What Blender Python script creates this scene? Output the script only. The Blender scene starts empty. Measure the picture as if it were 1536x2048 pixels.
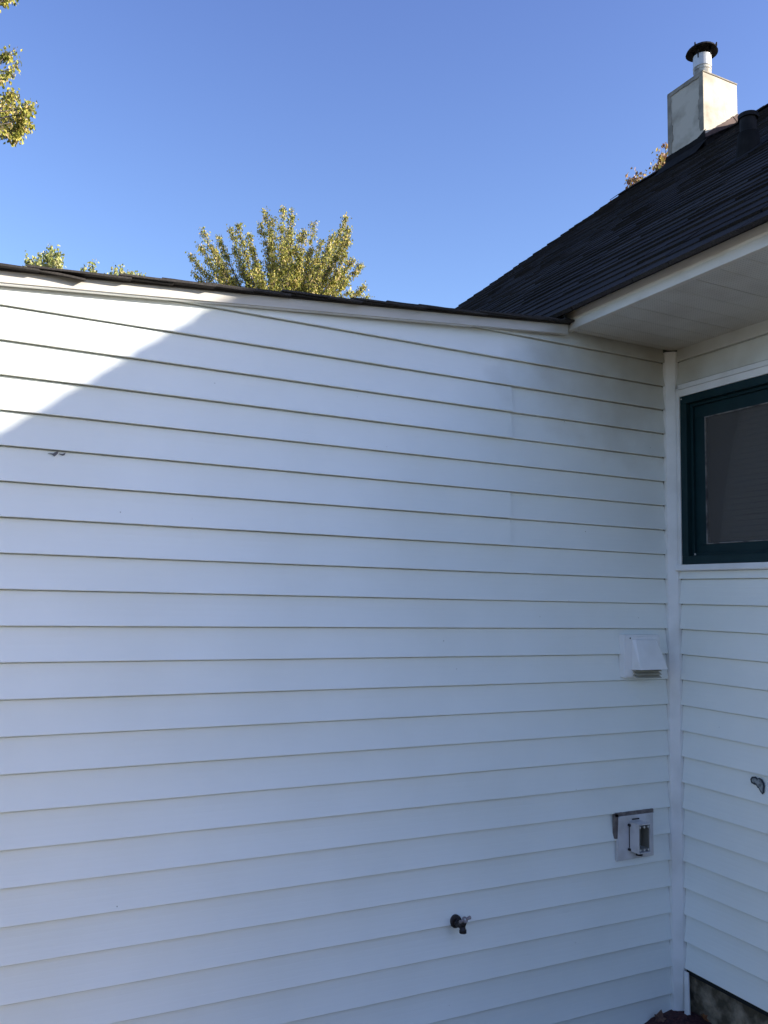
import bpy, bmesh, math, random
from mathutils import Vector, Matrix, noise
R = math.radians
random.seed(7)
S = bpy.context.scene
COL = S.collection

# ------------------------------------------------------------------ camera
f_ = Vector((0.4413246, 0.89158032, 0.10157324)); r_ = Vector((0.89501071, -0.44550997, 0.0218333)); u_ = r_.cross(f_)
CAM = Vector((-2.61636163, -2.57132671, 0.10224085))
FPX = 1668.08
cd = bpy.data.cameras.new('camera'); cam = bpy.data.objects.new('camera', cd); COL.objects.link(cam)
cam.matrix_world = Matrix(((r_.x, u_.x, -f_.x, CAM.x), (r_.y, u_.y, -f_.y, CAM.y), (r_.z, u_.z, -f_.z, CAM.z), (0, 0, 0, 1)))
cd.sensor_fit = 'VERTICAL'; cd.sensor_height = 36; cd.sensor_width = 27; cd.lens = FPX/2048*36
cd.clip_start = .02; cd.clip_end = 900
S.camera = cam

# ------------------------------------------------------------------ sky, sun, exposure
SUN = Vector((1.2, -1.0, 0.55)).normalized()
el = math.asin(SUN.z); az = math.atan2(SUN.x, SUN.y)
W = bpy.data.worlds.new("World"); S.world = W; W.use_nodes = True
wn = W.node_tree.nodes; wl = W.node_tree.links; wn.clear()
sky = wn.new('ShaderNodeTexSky'); sky.sky_type = 'NISHITA'; sky.sun_disc = False
sky.sun_elevation = el; sky.sun_rotation = az; sky.air_density = 1.0; sky.dust_density = 0.95; sky.ozone_density = 4
tint = wn.new('ShaderNodeMix'); tint.data_type = 'RGBA'; tint.blend_type = 'MULTIPLY'; tint.inputs[0].default_value = 1; tint.inputs[7].default_value = (1.0, .955, 1.11, 1)
bg = wn.new('ShaderNodeBackground'); bg.inputs[1].default_value = 0.14
wo = wn.new('ShaderNodeOutputWorld'); wl.new(sky.outputs[0], tint.inputs[6]); wl.new(tint.outputs[2], bg.inputs[0])
gtc = wn.new('ShaderNodeTexCoord'); gsx = wn.new('ShaderNodeSeparateXYZ'); wl.new(gtc.outputs['Generated'], gsx.inputs[0])
gr = wn.new('ShaderNodeValToRGB'); gr.color_ramp.elements[0].position = .30; gr.color_ramp.elements[1].position = .62
gr.color_ramp.elements[0].color = (1, .935, .99, 1); gr.color_ramp.elements[1].color = (.85, .76, .95, 1)
gm_ = wn.new('ShaderNodeVectorMath'); gm_.operation = 'SCALE'; gm_.inputs['Scale'].default_value = 1.09
wl.new(gsx.outputs['Z'], gr.inputs[0]); wl.new(gr.outputs[0], gm_.inputs[0]); wl.new(gm_.outputs[0], tint.inputs[7]); wl.new(bg.outputs[0], wo.inputs[0])
sd = bpy.data.lights.new('sun', 'SUN'); sd.energy = 5.0; sd.angle = R(0.75); sd.color = (1, .93, .82)
sun = bpy.data.objects.new('sun', sd); COL.objects.link(sun); sun.location = (8, -8, 8)
sun.rotation_euler = SUN.to_track_quat('Z', 'Y').to_euler()
S.view_settings.view_transform = 'Standard'; S.view_settings.look = 'None'; S.view_settings.gamma = 1
S.view_settings.exposure = 1.08

# ------------------------------------------------------------------ helpers
def srgb(r, g, b):
    f = lambda c: c/255/12.92 if c/255 <= .04045 else ((c/255+.055)/1.055)**2.4
    return (f(r), f(g), f(b), 1)
def mat(name, col, rough=.6, metal=0, spec=.5, col2=None, nscale=8, ndetail=6, nlo=.4, nhi=.65, bump=0, bscale=60, stretch=None, attr=None, bdist=.002):
    m = bpy.data.materials.new(name); m.use_nodes = True
    n = m.node_tree.nodes; l = m.node_tree.links; b = n['Principled BSDF']
    b.inputs['Base Color'].default_value = (*col[:3], 1); b.inputs['Roughness'].default_value = rough
    b.inputs['Metallic'].default_value = metal; b.inputs['Specular IOR Level'].default_value = spec
    tc = n.new('ShaderNodeTexCoord'); mp = n.new('ShaderNodeMapping'); l.new(tc.outputs['Object'], mp.inputs[0])
    if stretch: mp.inputs['Scale'].default_value = stretch
    last = None
    if col2:
        t = n.new('ShaderNodeTexNoise'); t.inputs['Scale'].default_value = nscale; t.inputs['Detail'].default_value = ndetail
        l.new(mp.outputs[0], t.inputs[0])
        rp = n.new('ShaderNodeValToRGB'); rp.color_ramp.elements[0].position = nlo; rp.color_ramp.elements[1].position = nhi
        rp.color_ramp.elements[0].color = (*col[:3], 1); rp.color_ramp.elements[1].color = (*col2[:3], 1)
        l.new(t.outputs['Fac'], rp.inputs[0]); last = rp.outputs[0]
    if attr:
        a = n.new('ShaderNodeAttribute'); a.attribute_name = attr
        if last:
            mx = n.new('ShaderNodeMix'); mx.data_type = 'RGBA'; mx.blend_type = 'MULTIPLY'; mx.inputs[0].default_value = 1
            l.new(last, mx.inputs[6]); l.new(a.outputs['Color'], mx.inputs[7]); last = mx.outputs[2]
        else: last = a.outputs['Color']
    if last: l.new(last, b.inputs['Base Color'])
    if bump:
        t2 = n.new('ShaderNodeTexNoise'); t2.inputs['Scale'].default_value = bscale; t2.inputs['Detail'].default_value = 8
        l.new(mp.outputs[0], t2.inputs[0])
        bp = n.new('ShaderNodeBump'); bp.inputs['Strength'].default_value = bump; bp.inputs['Distance'].default_value = bdist
        l.new(t2.outputs['Fac'], bp.inputs['Height']); l.new(bp.outputs[0], b.inputs['Normal'])
    m['last'] = 0
    return m

class MB:
    def __init__(s): s.v = []; s.f = []; s.c = []
    def add(s, vs, fs, col=None):
        o = len(s.v); s.v += [tuple(p) for p in vs]; s.f += [tuple(i+o for i in f) for f in fs]; s.c += [col]*len(fs); return s
    def box(s, x0, x1, y0, y1, z0, z1, col=None):
        vs = [(x0,y0,z0),(x1,y0,z0),(x1,y1,z0),(x0,y1,z0),(x0,y0,z1),(x1,y0,z1),(x1,y1,z1),(x0,y1,z1)]
        return s.add(vs, [(0,3,2,1),(4,5,6,7),(0,1,5,4),(1,2,6,5),(2,3,7,6),(3,0,4,7)], col)
    def prism(s, poly, axis, a, b, col=None):   # poly: 2-D outline in the other two axes, extruded a..b
        def P(p, t):
            q = list(p); q.insert(axis, t); return q
        n = len(poly)
        vs = [P(p, a) for p in poly]+[P(p, b) for p in poly]
        fs = [(i, (i+1) % n, (i+1) % n+n, i+n) for i in range(n)]+[tuple(range(n))[::-1], tuple(range(n, 2*n))]
        return s.add(vs, fs, col)
    def tube(s, pts, rad, n=12, cap=True, col=None):
        pts = [Vector(p) for p in pts]; vs = []; fs = []
        if not isinstance(rad, (list, tuple)): rad = [rad]*len(pts)
        for i, p in enumerate(pts):
            d = (pts[min(i+1, len(pts)-1)]-pts[max(i-1, 0)])
            if d.length < 1e-9: d = Vector((0, 0, 1))
            q = d.to_track_quat('Z', 'Y')
            for k in range(n):
                a = 2*math.pi*k/n; vs.append(p+q @ Vector((math.cos(a)*rad[i], math.sin(a)*rad[i], 0)))
        for i in range(len(pts)-1):
            for k in range(n): fs.append((i*n+k, i*n+(k+1) % n, (i+1)*n+(k+1) % n, (i+1)*n+k))
        if cap: fs += [tuple(range(n))[::-1], tuple(range((len(pts)-1)*n, len(pts)*n))]
        return s.add(vs, fs, col)
    def build(s, name, m, parent=None, smooth=False, bevel=0, origin=None):
        me = bpy.data.meshes.new(name); 
        org = Vector(origin) if origin else Vector((0, 0, 0))
        me.from_pydata([tuple(Vector(p)-org) for p in s.v] if origin else s.v, [], s.f); me.materials.append(m)
        if any(c is not None for c in s.c):
            at = me.color_attributes.new('tint', 'FLOAT_COLOR', 'CORNER'); data = []
            for p, c in zip(me.polygons, s.c):
                c = c or (1, 1, 1, 1)
                for _ in range(p.loop_total): data += list(c)
            at.data.foreach_set('color', data)
        bm = bmesh.new(); bm.from_mesh(me)
        if not getattr(s, 'raw', False): bmesh.ops.recalc_face_normals(bm, faces=bm.faces)
        bm.to_mesh(me); bm.free()
        if smooth: me.polygons.foreach_set('use_smooth', [True]*len(me.polygons))
        me.update()
        o = bpy.data.objects.new(name, me); COL.objects.link(o)
        if origin: o.location = org
        if parent: o.parent = parent
        if bevel:
            b = o.modifiers.new('bevel', 'BEVEL'); b.width = bevel; b.segments = 2; b.limit_method = 'ANGLE'
        return o
def empty(name, loc=(0, 0, 0)):
    o = bpy.data.objects.new(name, None); COL.objects.link(o); o.location = loc; o.empty_display_size = .2; return o
def tag(o, label=None, cat=None, group=None, kind=None):
    if label: o['label'] = label
    if cat: o['category'] = cat
    if group: o['group'] = group
    if kind: o['kind'] = kind
    return o
def keep(o, root):       # parent to a root that is not at the origin without moving
    o.parent = root; o.location = Vector(o.location)-Vector(root.location); return o

C = 0.1016            # siding course
# ------------------------------------------------------------------ materials
def siding_mat(name, base, stain):
    m = mat(name, base, rough=.48, spec=.35)
    n = m.node_tree.nodes; l = m.node_tree.links; b = n['Principled BSDF']
    tc = n.new('ShaderNodeTexCoord')
    # faint overall soil
    t = n.new('ShaderNodeTexNoise'); t.inputs['Scale'].default_value = 2.2; t.inputs['Detail'].default_value = 7; l.new(tc.outputs['Object'], t.inputs[0])
    r = n.new('ShaderNodeValToRGB'); r.color_ramp.elements[0].position = .35; r.color_ramp.elements[1].position = .75
    r.color_ramp.elements[0].color = (*base[:3], 1); r.color_ramp.elements[1].color = (base[0]*.93, base[1]*.93, base[2]*.915, 1)
    l.new(t.outputs['Fac'], r.inputs[0])
    # mildew patches high up by the inside corner, blotchy outline
    sx = n.new('ShaderNodeSeparateXYZ'); l.new(tc.outputs['Object'], sx.inputs[0])
    t2 = n.new('ShaderNodeTexNoise'); t2.inputs['Scale'].default_value = 5; t2.inputs['Detail'].default_value = 8; l.new(tc.outputs['Object'], t2.inputs[0])
    def mth(op, a, b_, clamp=False):
        q = n.new('ShaderNodeMath'); q.operation = op; q.use_clamp = clamp
        for i, v in enumerate((a, b_)):
            if v is None: continue
            if isinstance(v, (int, float)): q.inputs[i].default_value = v
            else: l.new(v, q.inputs[i])
        return q.outputs[0]
    vq = n.new('ShaderNodeVectorMath'); vq.operation = 'MULTIPLY'; l.new(tc.outputs['Object'], vq.inputs[0]); vq.inputs[1].default_value = (1.35, .9, 1.9)
    vx = n.new('ShaderNodeVectorMath'); vx.operation = 'DISTANCE'; l.new(vq.outputs[0], vx.inputs[0]); vx.inputs[1].default_value = (-.25, -.1, 2.2)
    d = mth('SUBTRACT', 1.0, mth('MULTIPLY', vx.outputs['Value'], 1.0))
    d = mth('ADD', d, mth('MULTIPLY', mth('SUBTRACT', t2.outputs['Fac'], .5), 1.1))
    d = mth('MULTIPLY', d, .75, True)
    mx = n.new('ShaderNodeMix'); mx.data_type = 'RGBA'; l.new(d, mx.inputs[0]); l.new(r.outputs[0], mx.inputs[6]); mx.inputs[7].default_value = (*stain, 1)
    # tiny specks
    t3 = n.new('ShaderNodeTexVoronoi'); t3.inputs['Scale'].default_value = 9; l.new(tc.outputs['Object'], t3.inputs[0])
    sp = n.new('ShaderNodeValToRGB'); sp.color_ramp.elements[0].position = .012; sp.color_ramp.elements[1].position = .022
    sp.color_ramp.elements[0].color = (.45, .43, .4, 1); sp.color_ramp.elements[1].color = (1, 1, 1, 1); l.new(t3.outputs['Distance'], sp.inputs[0])
    m2 = n.new('ShaderNodeMix'); m2.data_type = 'RGBA'; m2.blend_type = 'MULTIPLY'; m2.inputs[0].default_value = 1
    l.new(mx.outputs[2], m2.inputs[6]); l.new(sp.outputs[0], m2.inputs[7]); l.new(m2.outputs[2], b.inputs['Base Color'])
    t4 = n.new('ShaderNodeTexNoise'); t4.inputs['Scale'].default_value = 26; t4.inputs['Detail'].default_value = 6
    mp = n.new('ShaderNodeMapping'); mp.inputs['Scale'].default_value = (.35, .35, 6); l.new(tc.outputs['Object'], mp.inputs[0]); l.new(mp.outputs[0], t4.inputs[0])
    bp = n.new('ShaderNodeBump'); bp.inputs['Strength'].default_value = .12; bp.inputs['Distance'].default_value = .002
    l.new(t4.outputs['Fac'], bp.inputs['Height']); l.new(bp.outputs[0], b.inputs['Normal'])
    return m
M = {}
M['siding'] = siding_mat('white_vinyl_siding', (.865, .89, .85), (.37, .32, .235))
M['trim'] = mat('white_trim', (.85, .84, .82), .45, col2=(.66, .65, .62), nscale=6, nlo=.45, nhi=.8, bump=.05)
M['fascia'] = mat('aluminium_fascia', (.56, .53, .47), .5, col2=(.42, .38, .32), nscale=7, nlo=.5, nhi=.85, bump=.05, stretch=(1, 1, 3))
M['green'] = mat('dark_green_paint', (.004, .023, .027), .5, spec=.25, col2=(.006, .028, .033), nscale=14, bump=.1)
M['shingle'] = mat('dark_asphalt_shingle', (.021, .019, .018), .95, spec=.1, col2=(.044, .039, .036), nscale=220, ndetail=3, nlo=.4, nhi=.7, bump=.5, bscale=350, attr='tint', bdist=.002)
M['shingle_low'] = mat('weathered_shingle', (.038, .035, .033), .92, spec=.2, col2=(.065, .059, .055), nscale=200, ndetail=3, nlo=.4, nhi=.7, bump=.5, bscale=350, attr='tint', bdist=.002)
M['dark'] = mat('dark_void', (.01, .01, .01), .9)
M['stucco'] = mat('painted_stucco', (.50, .445, .35), .85, col2=(.26, .22, .16), nscale=5, nlo=.5, nhi=.8, bump=.35, bscale=45, bdist=.006)
M['stucco_grime'] = mat('sooty_stucco', (.2, .18, .14), .9, col2=(.32, .28, .22), nscale=9, bump=.4, bscale=60, bdist=.004)
M['flash_brown'] = mat('brown_flashing', (.075, .045, .036), .75, spec=.2, col2=(.105, .066, .052), nscale=10)
M['flash_dark'] = mat('tarred_flashing', (.012, .011, .0105), .9, spec=.1, col2=(.02, .018, .017), nscale=12, bump=.3)
M['galv'] = mat('galvanised_pipe', (.6, .6, .58), .5, metal=.25, col2=(.5, .5, .48), nscale=7, nlo=.4, nhi=.7)
M['galv_old'] = mat('stained_pipe', (.5, .48, .4), .55, metal=.2, col2=(.22, .2, .16), nscale=14, nlo=.42, nhi=.56)
M['cap'] = mat('sooty_cap', (.012, .011, .011), .85, metal=.0, spec=.2, col2=(.03, .026, .024), nscale=12)
M['concrete'] = mat('dirty_foundation', (.075, .06, .038), .95, col2=(.34, .28, .2), nscale=16, ndetail=10, nlo=.42, nhi=.68, bump=.8, bscale=60, bdist=.008)
M['plate'] = mat('painted_plate', (.62, .60, .60), .55, col2=(.50, .48, .47), nscale=14)
M['caulk'] = mat('dirty_foam_gap', (.12, .1, .095), .95, col2=(.2, .17, .155), nscale=50, bump=.6, bscale=120)
M['beige'] = mat('grey_box_inside', (.2, .19, .155), .7)
M['screw'] = mat('screw_metal', (.6, .6, .58), .35, metal=.6)
M['iron'] = mat('blackened_brass', (.02, .017, .018), .5, metal=.3, col2=(.035, .028, .028), nscale=60, bump=.3, bscale=200)
M['handle'] = mat('worn_zinc_handle', (.3, .27, .28), .5, metal=.3, col2=(.2, .16, .15), nscale=70)
M['mulch'] = mat('red_mulch', (.05, .014, .017), .95, col2=(.095, .035, .032), nscale=60, bump=1, bscale=150, bdist=.01)
M['grass'] = mat('dry_autumn_lawn', (.085, .07, .038), .95, col2=(.18, .145, .085), nscale=3, nlo=.35, nhi=.7, bump=1, bscale=40, bdist=.03)
M['sky_blocker'] = mat('blocker_foliage', (.02, .035, .012), .9, col2=(.05, .07, .025), nscale=14, bump=1, bscale=40, bdist=.05)
M['bark'] = mat('bark', (.09, .075, .06), .95, col2=(.16, .14, .12), nscale=12, bump=1, bscale=30, bdist=.02, stretch=(1, 1, .3))
M['chip_rim'] = mat('hole_rim_shade', (.035, .04, .05), .8)  # near-black rim of a flat patch, recess shade of the hole put into colour
M['chip_in'] = mat('exposed_board', (.30, .33, .33), .9, col2=(.08, .09, .1), nscale=70, bump=.6, bscale=120)
M['dryleaf'] = mat('dried_leaf', (.09, .045, .035), .8, col2=(.15, .08, .05), nscale=60)
M['orangeleaf'] = mat('orange_leaf', (.3, .12, .03), .7, col2=(.2, .07, .03), nscale=60)
def leaf_mat(name):
    m = bpy.data.materials.new(name); m.use_nodes = True; n = m.node_tree.nodes; l = m.node_tree.links; n.clear()
    a = n.new('ShaderNodeAttribute'); a.attribute_name = 'tint'
    p = n.new('ShaderNodeBsdfPrincipled'); p.inputs['Roughness'].default_value = .55; p.inputs['Specular IOR Level'].default_value = .4
    t = n.new('ShaderNodeBsdfTranslucent'); mx = n.new('ShaderNodeMixShader'); mx.inputs[0].default_value = .25
    o = n.new('ShaderNodeOutputMaterial'); l.new(a.outputs['Color'], p.inputs['Base Color']); l.new(a.outputs['Color'], t.inputs[0])
    l.new(p.outputs[0], mx.inputs[1]); l.new(t.outputs[0], mx.inputs[2]); l.new(mx.outputs[0], o.inputs[0]); return m
M['leaf'] = leaf_mat('autumn_leaves')
def soffit_mat():
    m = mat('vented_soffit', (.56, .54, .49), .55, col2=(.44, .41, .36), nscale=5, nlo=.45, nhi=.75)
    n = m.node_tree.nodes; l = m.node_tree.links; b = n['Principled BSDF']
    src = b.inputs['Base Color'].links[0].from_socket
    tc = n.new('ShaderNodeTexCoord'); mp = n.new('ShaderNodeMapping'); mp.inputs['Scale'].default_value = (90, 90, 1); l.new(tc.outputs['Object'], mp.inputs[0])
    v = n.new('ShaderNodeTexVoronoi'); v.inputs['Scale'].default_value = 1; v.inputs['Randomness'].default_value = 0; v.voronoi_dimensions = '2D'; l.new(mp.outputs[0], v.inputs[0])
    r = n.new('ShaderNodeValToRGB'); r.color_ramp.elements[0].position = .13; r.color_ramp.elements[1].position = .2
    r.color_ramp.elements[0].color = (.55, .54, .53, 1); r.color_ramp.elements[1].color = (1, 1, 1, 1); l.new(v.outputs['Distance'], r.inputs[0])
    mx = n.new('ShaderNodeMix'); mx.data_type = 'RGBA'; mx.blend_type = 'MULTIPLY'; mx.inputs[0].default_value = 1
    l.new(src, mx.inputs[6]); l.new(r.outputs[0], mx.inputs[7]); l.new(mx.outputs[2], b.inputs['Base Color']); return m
M['soffit'] = soffit_mat()
def screen_mat():
    m = bpy.data.materials.new('insect_screen'); m.use_nodes = True; n = m.node_tree.nodes; l = m.node_tree.links; n.clear()
    d = n.new('ShaderNodeBsdfDiffuse'); d.inputs[0].default_value = (.12, .112, .105, 1)
    t = n.new('ShaderNodeBsdfTransparent'); mx = n.new('ShaderNodeMixShader'); mx.inputs[0].default_value = .3
    o = n.new('ShaderNodeOutputMaterial'); l.new(d.outputs[0], mx.inputs[1]); l.new(t.outputs[0], mx.inputs[2]); l.new(mx.outputs[0], o.inputs[0]); return m
M['screen'] = screen_mat()
def glass_mat():
    m = bpy.data.materials.new('window_glass'); m.use_nodes = True; n = m.node_tree.nodes; l = m.node_tree.links; n.clear()
    g = n.new('ShaderNodeBsdfGlossy'); g.inputs['Roughness'].default_value = .02
    t = n.new('ShaderNodeBsdfTransparent'); t.inputs[0].default_value = (.85, .88, .86, 1)
    fr = n.new('ShaderNodeFresnel'); fr.inputs[0].default_value = 1.5
    mx = n.new('ShaderNodeMixShader'); o = n.new('ShaderNodeOutputMaterial')
    l.new(fr.outputs[0], mx.inputs[0]); l.new(t.outputs[0], mx.inputs[1]); l.new(g.outputs[0], mx.inputs[2]); l.new(mx.outputs[0], o.inputs[0]); return m
M['glass'] = glass_mat()
M['blind'] = mat('dim_blind', (.42, .39, .35), .6)

# ------------------------------------------------------------------ ground
GZ = -1.53
g = MB(); N = 40
def gh(x, y):
    d = math.hypot(x, y)
    return GZ+(0 if d < 4 else .05*noise.noise(Vector((x*.15, y*.15, 0))))
xs = [-300, -120, -60, -30, -15]+[-10+i*.5 for i in range(41)]+[15, 30, 60, 120, 300]
vs = [(x, y, gh(x, y)) for y in xs for x in xs]; n_ = len(xs)
g.add(vs, [(j*n_+i, j*n_+i+1, (j+1)*n_+i+1, (j+1)*n_+i) for j in range(n_-1) for i in range(n_-1)])
tag(g.build('ground', M['grass']), kind='structure')

# unseen foliage block added behind the camera to cut low sky light
def sky_blocker(x0, x1, y0, y1, h, label):
    b = MB(); nx = max(2, int((x1-x0)/.4)); ny = max(2, int((y1-y0)/.4)); nz_ = 10
    def P(x, y, z):
        q = Vector((x, y, z)); return q+Vector((noise.noise(q*1.3), noise.noise(q*1.3+Vector((9, 0, 0))), noise.noise(q*1.1+Vector((0, 9, 0)))))*.35
    def grid(fn, a, b_):
        vs = [fn(i/a, j/b_) for i in range(a+1) for j in range(b_+1)]
        b.add(vs, [(i*(b_+1)+j, (i+1)*(b_+1)+j, (i+1)*(b_+1)+j+1, i*(b_+1)+j+1) for i in range(a) for j in range(b_)])
    X = lambda s: x0+(x1-x0)*s; Y = lambda s: y0+(y1-y0)*s; Z = lambda s: GZ-.3+(h+.3)*s
    grid(lambda s, t: P(X(s), y0, Z(t)), nx, nz_); grid(lambda s, t: P(X(s), y1, Z(t)), nx, nz_)
    grid(lambda s, t: P(x0, Y(s), Z(t)), ny, nz_); grid(lambda s, t: P(x1, Y(s), Z(t)), ny, nz_); grid(lambda s, t: P(X(s), Y(t), GZ+h), nx, ny)
    tag(b.build('sky_blocker', M['sky_blocker']), label, 'sky_blocker')
sky_blocker(-16, 8, -13.5, -12, 3.0, 'added leafy block out of view, cutting the low sky light on the walls')

# ------------------------------------------------------------------ house
house = empty('house', (0, 0, 0))
tag(house, 'white vinyl sided house with dark shingle roof, stucco chimney and low side wing', 'house')

RS = .0902                                   # slope of the low roof
def rake_bot(x): return 0.967+RS*(x+2.59)     # underside of the rake board on the face y=-.022
DP = .0195
PROF = [(DP, .0008), (.0035, .0002), (.0008, -.0002), (0, .0014), (.0010, .006), (.0032, .016), (.0060, .030), (.0088, .048), (.0110, .068), (.0122, .088), (.0125, .0975), (DP, C+.0008)]
def siding(name, axis, u0, u1, k0, k1, zt=None, panels=None, zb=None, du=.06, parent=house, sgn=1):
    """lapped courses; axis 0: wall on y=0 running in x, axis 1: wall on x=0 running in y"""
    m = MB()
    for k in range(k0, k1):
        segs = [(u0, u1, 0)]
        if panels and k in panels:
            s = panels[k]; segs = [(u0, s, 1), (s-.02, u1, 2)]
        for (a, b, off) in segs:
            nseg = max(1, int(math.ceil((b-a)/du))); vs = []
            for i in range(nseg+1):
                u = a+(b-a)*i/nseg
                for (d, h) in PROF:
                    z = k*C+h
                    w = .0017*noise.noise(Vector((u*1.7+k//2*7.3, k*1.3, 3.1)))+.0005*noise.noise(Vector((u*6, k*2.1, h*9)))
                    zz = z+.0006*noise.noise(Vector((u*1.1, k*.7, 9)))
                    if zt and zz > zt(u): zz = zt(u)
                    if zb is not None: zz = max(zz, zb)
                    bow = 0 if not off else (-.0050*max(0, 1-(b-u)/.30)**2-.0012 if off == 1 else .0055*max(0, 1-(u-a)/.22)**1.4)
                    dd = DP+max(0, bow) if d == DP else d+w+bow*(1 if h < .09 else .6)
                    vs.append((u, dd, zz) if axis == 0 else (dd, u, zz))
            q = len(PROF)
            fs = [(i*q+j, (i+1)*q+j, (i+1)*q+j+1, i*q+j+1) for i in range(nseg) for j in range(q-1)]
            if off == 1:   # cut end of the lapping panel
                o0 = len(vs); vs += [(v_[0], v_[1]+.004, v_[2]) for v_ in vs[-q:]]; fs += [(nseg*q+j, o0+j, o0+j+1, nseg*q+j+1) for j in range(1, q-1)]
            m.add(vs, fs)
    m.raw = True
    return m.build(name, M['siding'], parent)
zt = lambda x: min(rake_bot(x)+.03, 1.19) if x < -.56 else 1.182
pan = {7: -.81, 8: -.81, 3: -.812, 4: -.812}
siding('siding', 0, -6.0, -.0320, -15, 12, zt, pan)['label'] = 'white lapped siding of the low side wing'
o = siding('siding', 1, -2.16, -.0320, -13, 2); o['label'] = 'white lapped siding under the window'
siding('siding', 1, -2.16, -.93, 2, 10)
siding('siding', 1, -.93, -.0320, 2, 3, lambda y: .2350)
siding('siding', 1, -2.16, -.0320, 10, 12, lambda y: 1.182)['label'] = 'narrow siding strip between window and soffit'
# solid walls behind the siding
w = MB(); w.prism([(-6.0, GZ-.2), (.3, GZ-.2), (.3, 1.19), (-.6, 1.19), (-6.0, rake_bot(-6)+.02)], 1, .0205, .12)
w.box(-6.0, -5.88, .12, 4.9, GZ-.2, rake_bot(-6)+.02)
w.build('wall', M['trim'], house)
w = MB()
w.box(.0205, .15, -2.15, .0, -1.34, .235); w.box(.0205, .15, -2.15, -.915, .235, .995); w.box(.0205, .15, -2.15, 0, .995, 1.24); w.box(.0205, .15, -.07, 0, .235, .995)
RX, RZ, Mm = 4.3, 5.13, .793                  # ridge
w.prism([(.15, GZ-.2), (8.6, GZ-.2), (8.6, 1.6), (RX, RZ-.12), (.15, 1.75)], 1, -2.15, -2.0)
w.prism([(.15, GZ-.2), (8.6, GZ-.2), (8.6, 1.6), (RX, RZ-.12), (.15, 1.75)], 1, 4.75, 4.9)
w.box(8.45, 8.6, -2.0, 4.75, GZ-.2, 1.6)
w.build('wall', M['trim'], house)
fd = MB(); n1 = 60
vs = []; fs = []
for i in range(n1+1):
    for j in range(7):
        y = .0-2.15*i/n1; z = GZ-.1+(-1.335-GZ+.1)*j/6
        vs.append((.03+.004*noise.noise(Vector((y*9, z*9, 0))), y, z))
fs = [(i*7+j, (i+1)*7+j, (i+1)*7+j+1, i*7+j+1) for i in range(n1) for j in range(6)]
fd.add(vs, fs); fd.box(.036, .2, -2.15, 0, GZ-.2, -1.345)
fd.build('foundation', M['concrete'], house)
st = MB(); st.box(.0135, .03, -2.15, -.012, -1.343, -1.3215); st.build('starter_strip', M['dark'], house)

# inside corner post: three-sided vinyl post with small returns
cb = MB(); cb.box(-.0345, .018, .0135, .0175, GZ-.05, 1.18); cb.box(.0135, .0175, -.0345, .0134, GZ-.05, 1.18)
cb.build('corner_gap', mat('gap_shade', (.12, .12, .12), .9), house)  # dark backing beside the post, gap shade put into its colour
cp = MB()
zp0, zp1 = GZ-.05, 1.162
cp.prism([(-.0315, .0125), (-.0315, -.0045), (-.0285, -.008), (-.008, -.0285), (-.0045, -.0315), (.0125, -.0315), (.0125, .0125)], 2, zp0, zp1)
cp.build('corner_post', M['trim'], house, bevel=.0008)
ls = MB()   # loose offcut leaning below the siding
ls.add([(-.004, -.034, -1.328), (-.001, -.052, -1.33), (.004, -.052, -1.33), (-.022, -.05, GZ), (-.020, -.075, GZ), (-.014, -.075, GZ)], [(0, 1, 4, 3), (1, 2, 5, 4), (0, 3, 5, 2), (0, 2, 1), (3, 4, 5)])
ls.build('trim_offcut', M['trim'], house)

# soffit, fascia (main eave)
sf = MB()
X0, X1 = -.553, .012; zs = 1.1705
y = -.0045; bounds = []
yy = -.037
while yy > -2.2: bounds.append(yy); yy -= .0995
prev = -.0045
for i, b in enumerate(bounds+[-2.18]):
    sf.box(X0, X1, b+.0035, prev, zs, zs+.006) if prev-b-.0035 > .002 else None
    if b > -2.18:   # V groove between the ribs, deeper where two panels meet
        dp = .007 if (i % 3) == 0 else .0035
        sf.add([(X0, b+.0035, zs), (X1, b+.0035, zs), (X1, b+.001, zs+dp), (X0, b+.001, zs+dp), (X0, b, zs-.0006*(i % 3 == 0)), (X1, b, zs-.0006*(i % 3 == 0))], [(0, 1, 2, 3), (3, 2, 5, 4)])
    prev = b
sf.box(X0, X1, -2.18, -.02, zs+.008, zs+.012)
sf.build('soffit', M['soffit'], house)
fa = MB()
fa.prism([(-.556, 1.166), (-.5535, 1.165), (-.535, 1.165), (-.535, 1.169), (-.552, 1.17), (-.552, 1.235), (-.560, 1.235), (-.560, 1.207), (-.556, 1.199)], 1, -2.18, .0)
fa.build('fascia', M['fascia'], house)
rv = MB()
rv.box(-.552, .1, -.0042, -.001, 1.176, 1.18); 
rv.build('soffit_channel', M['dark'], house)

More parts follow.
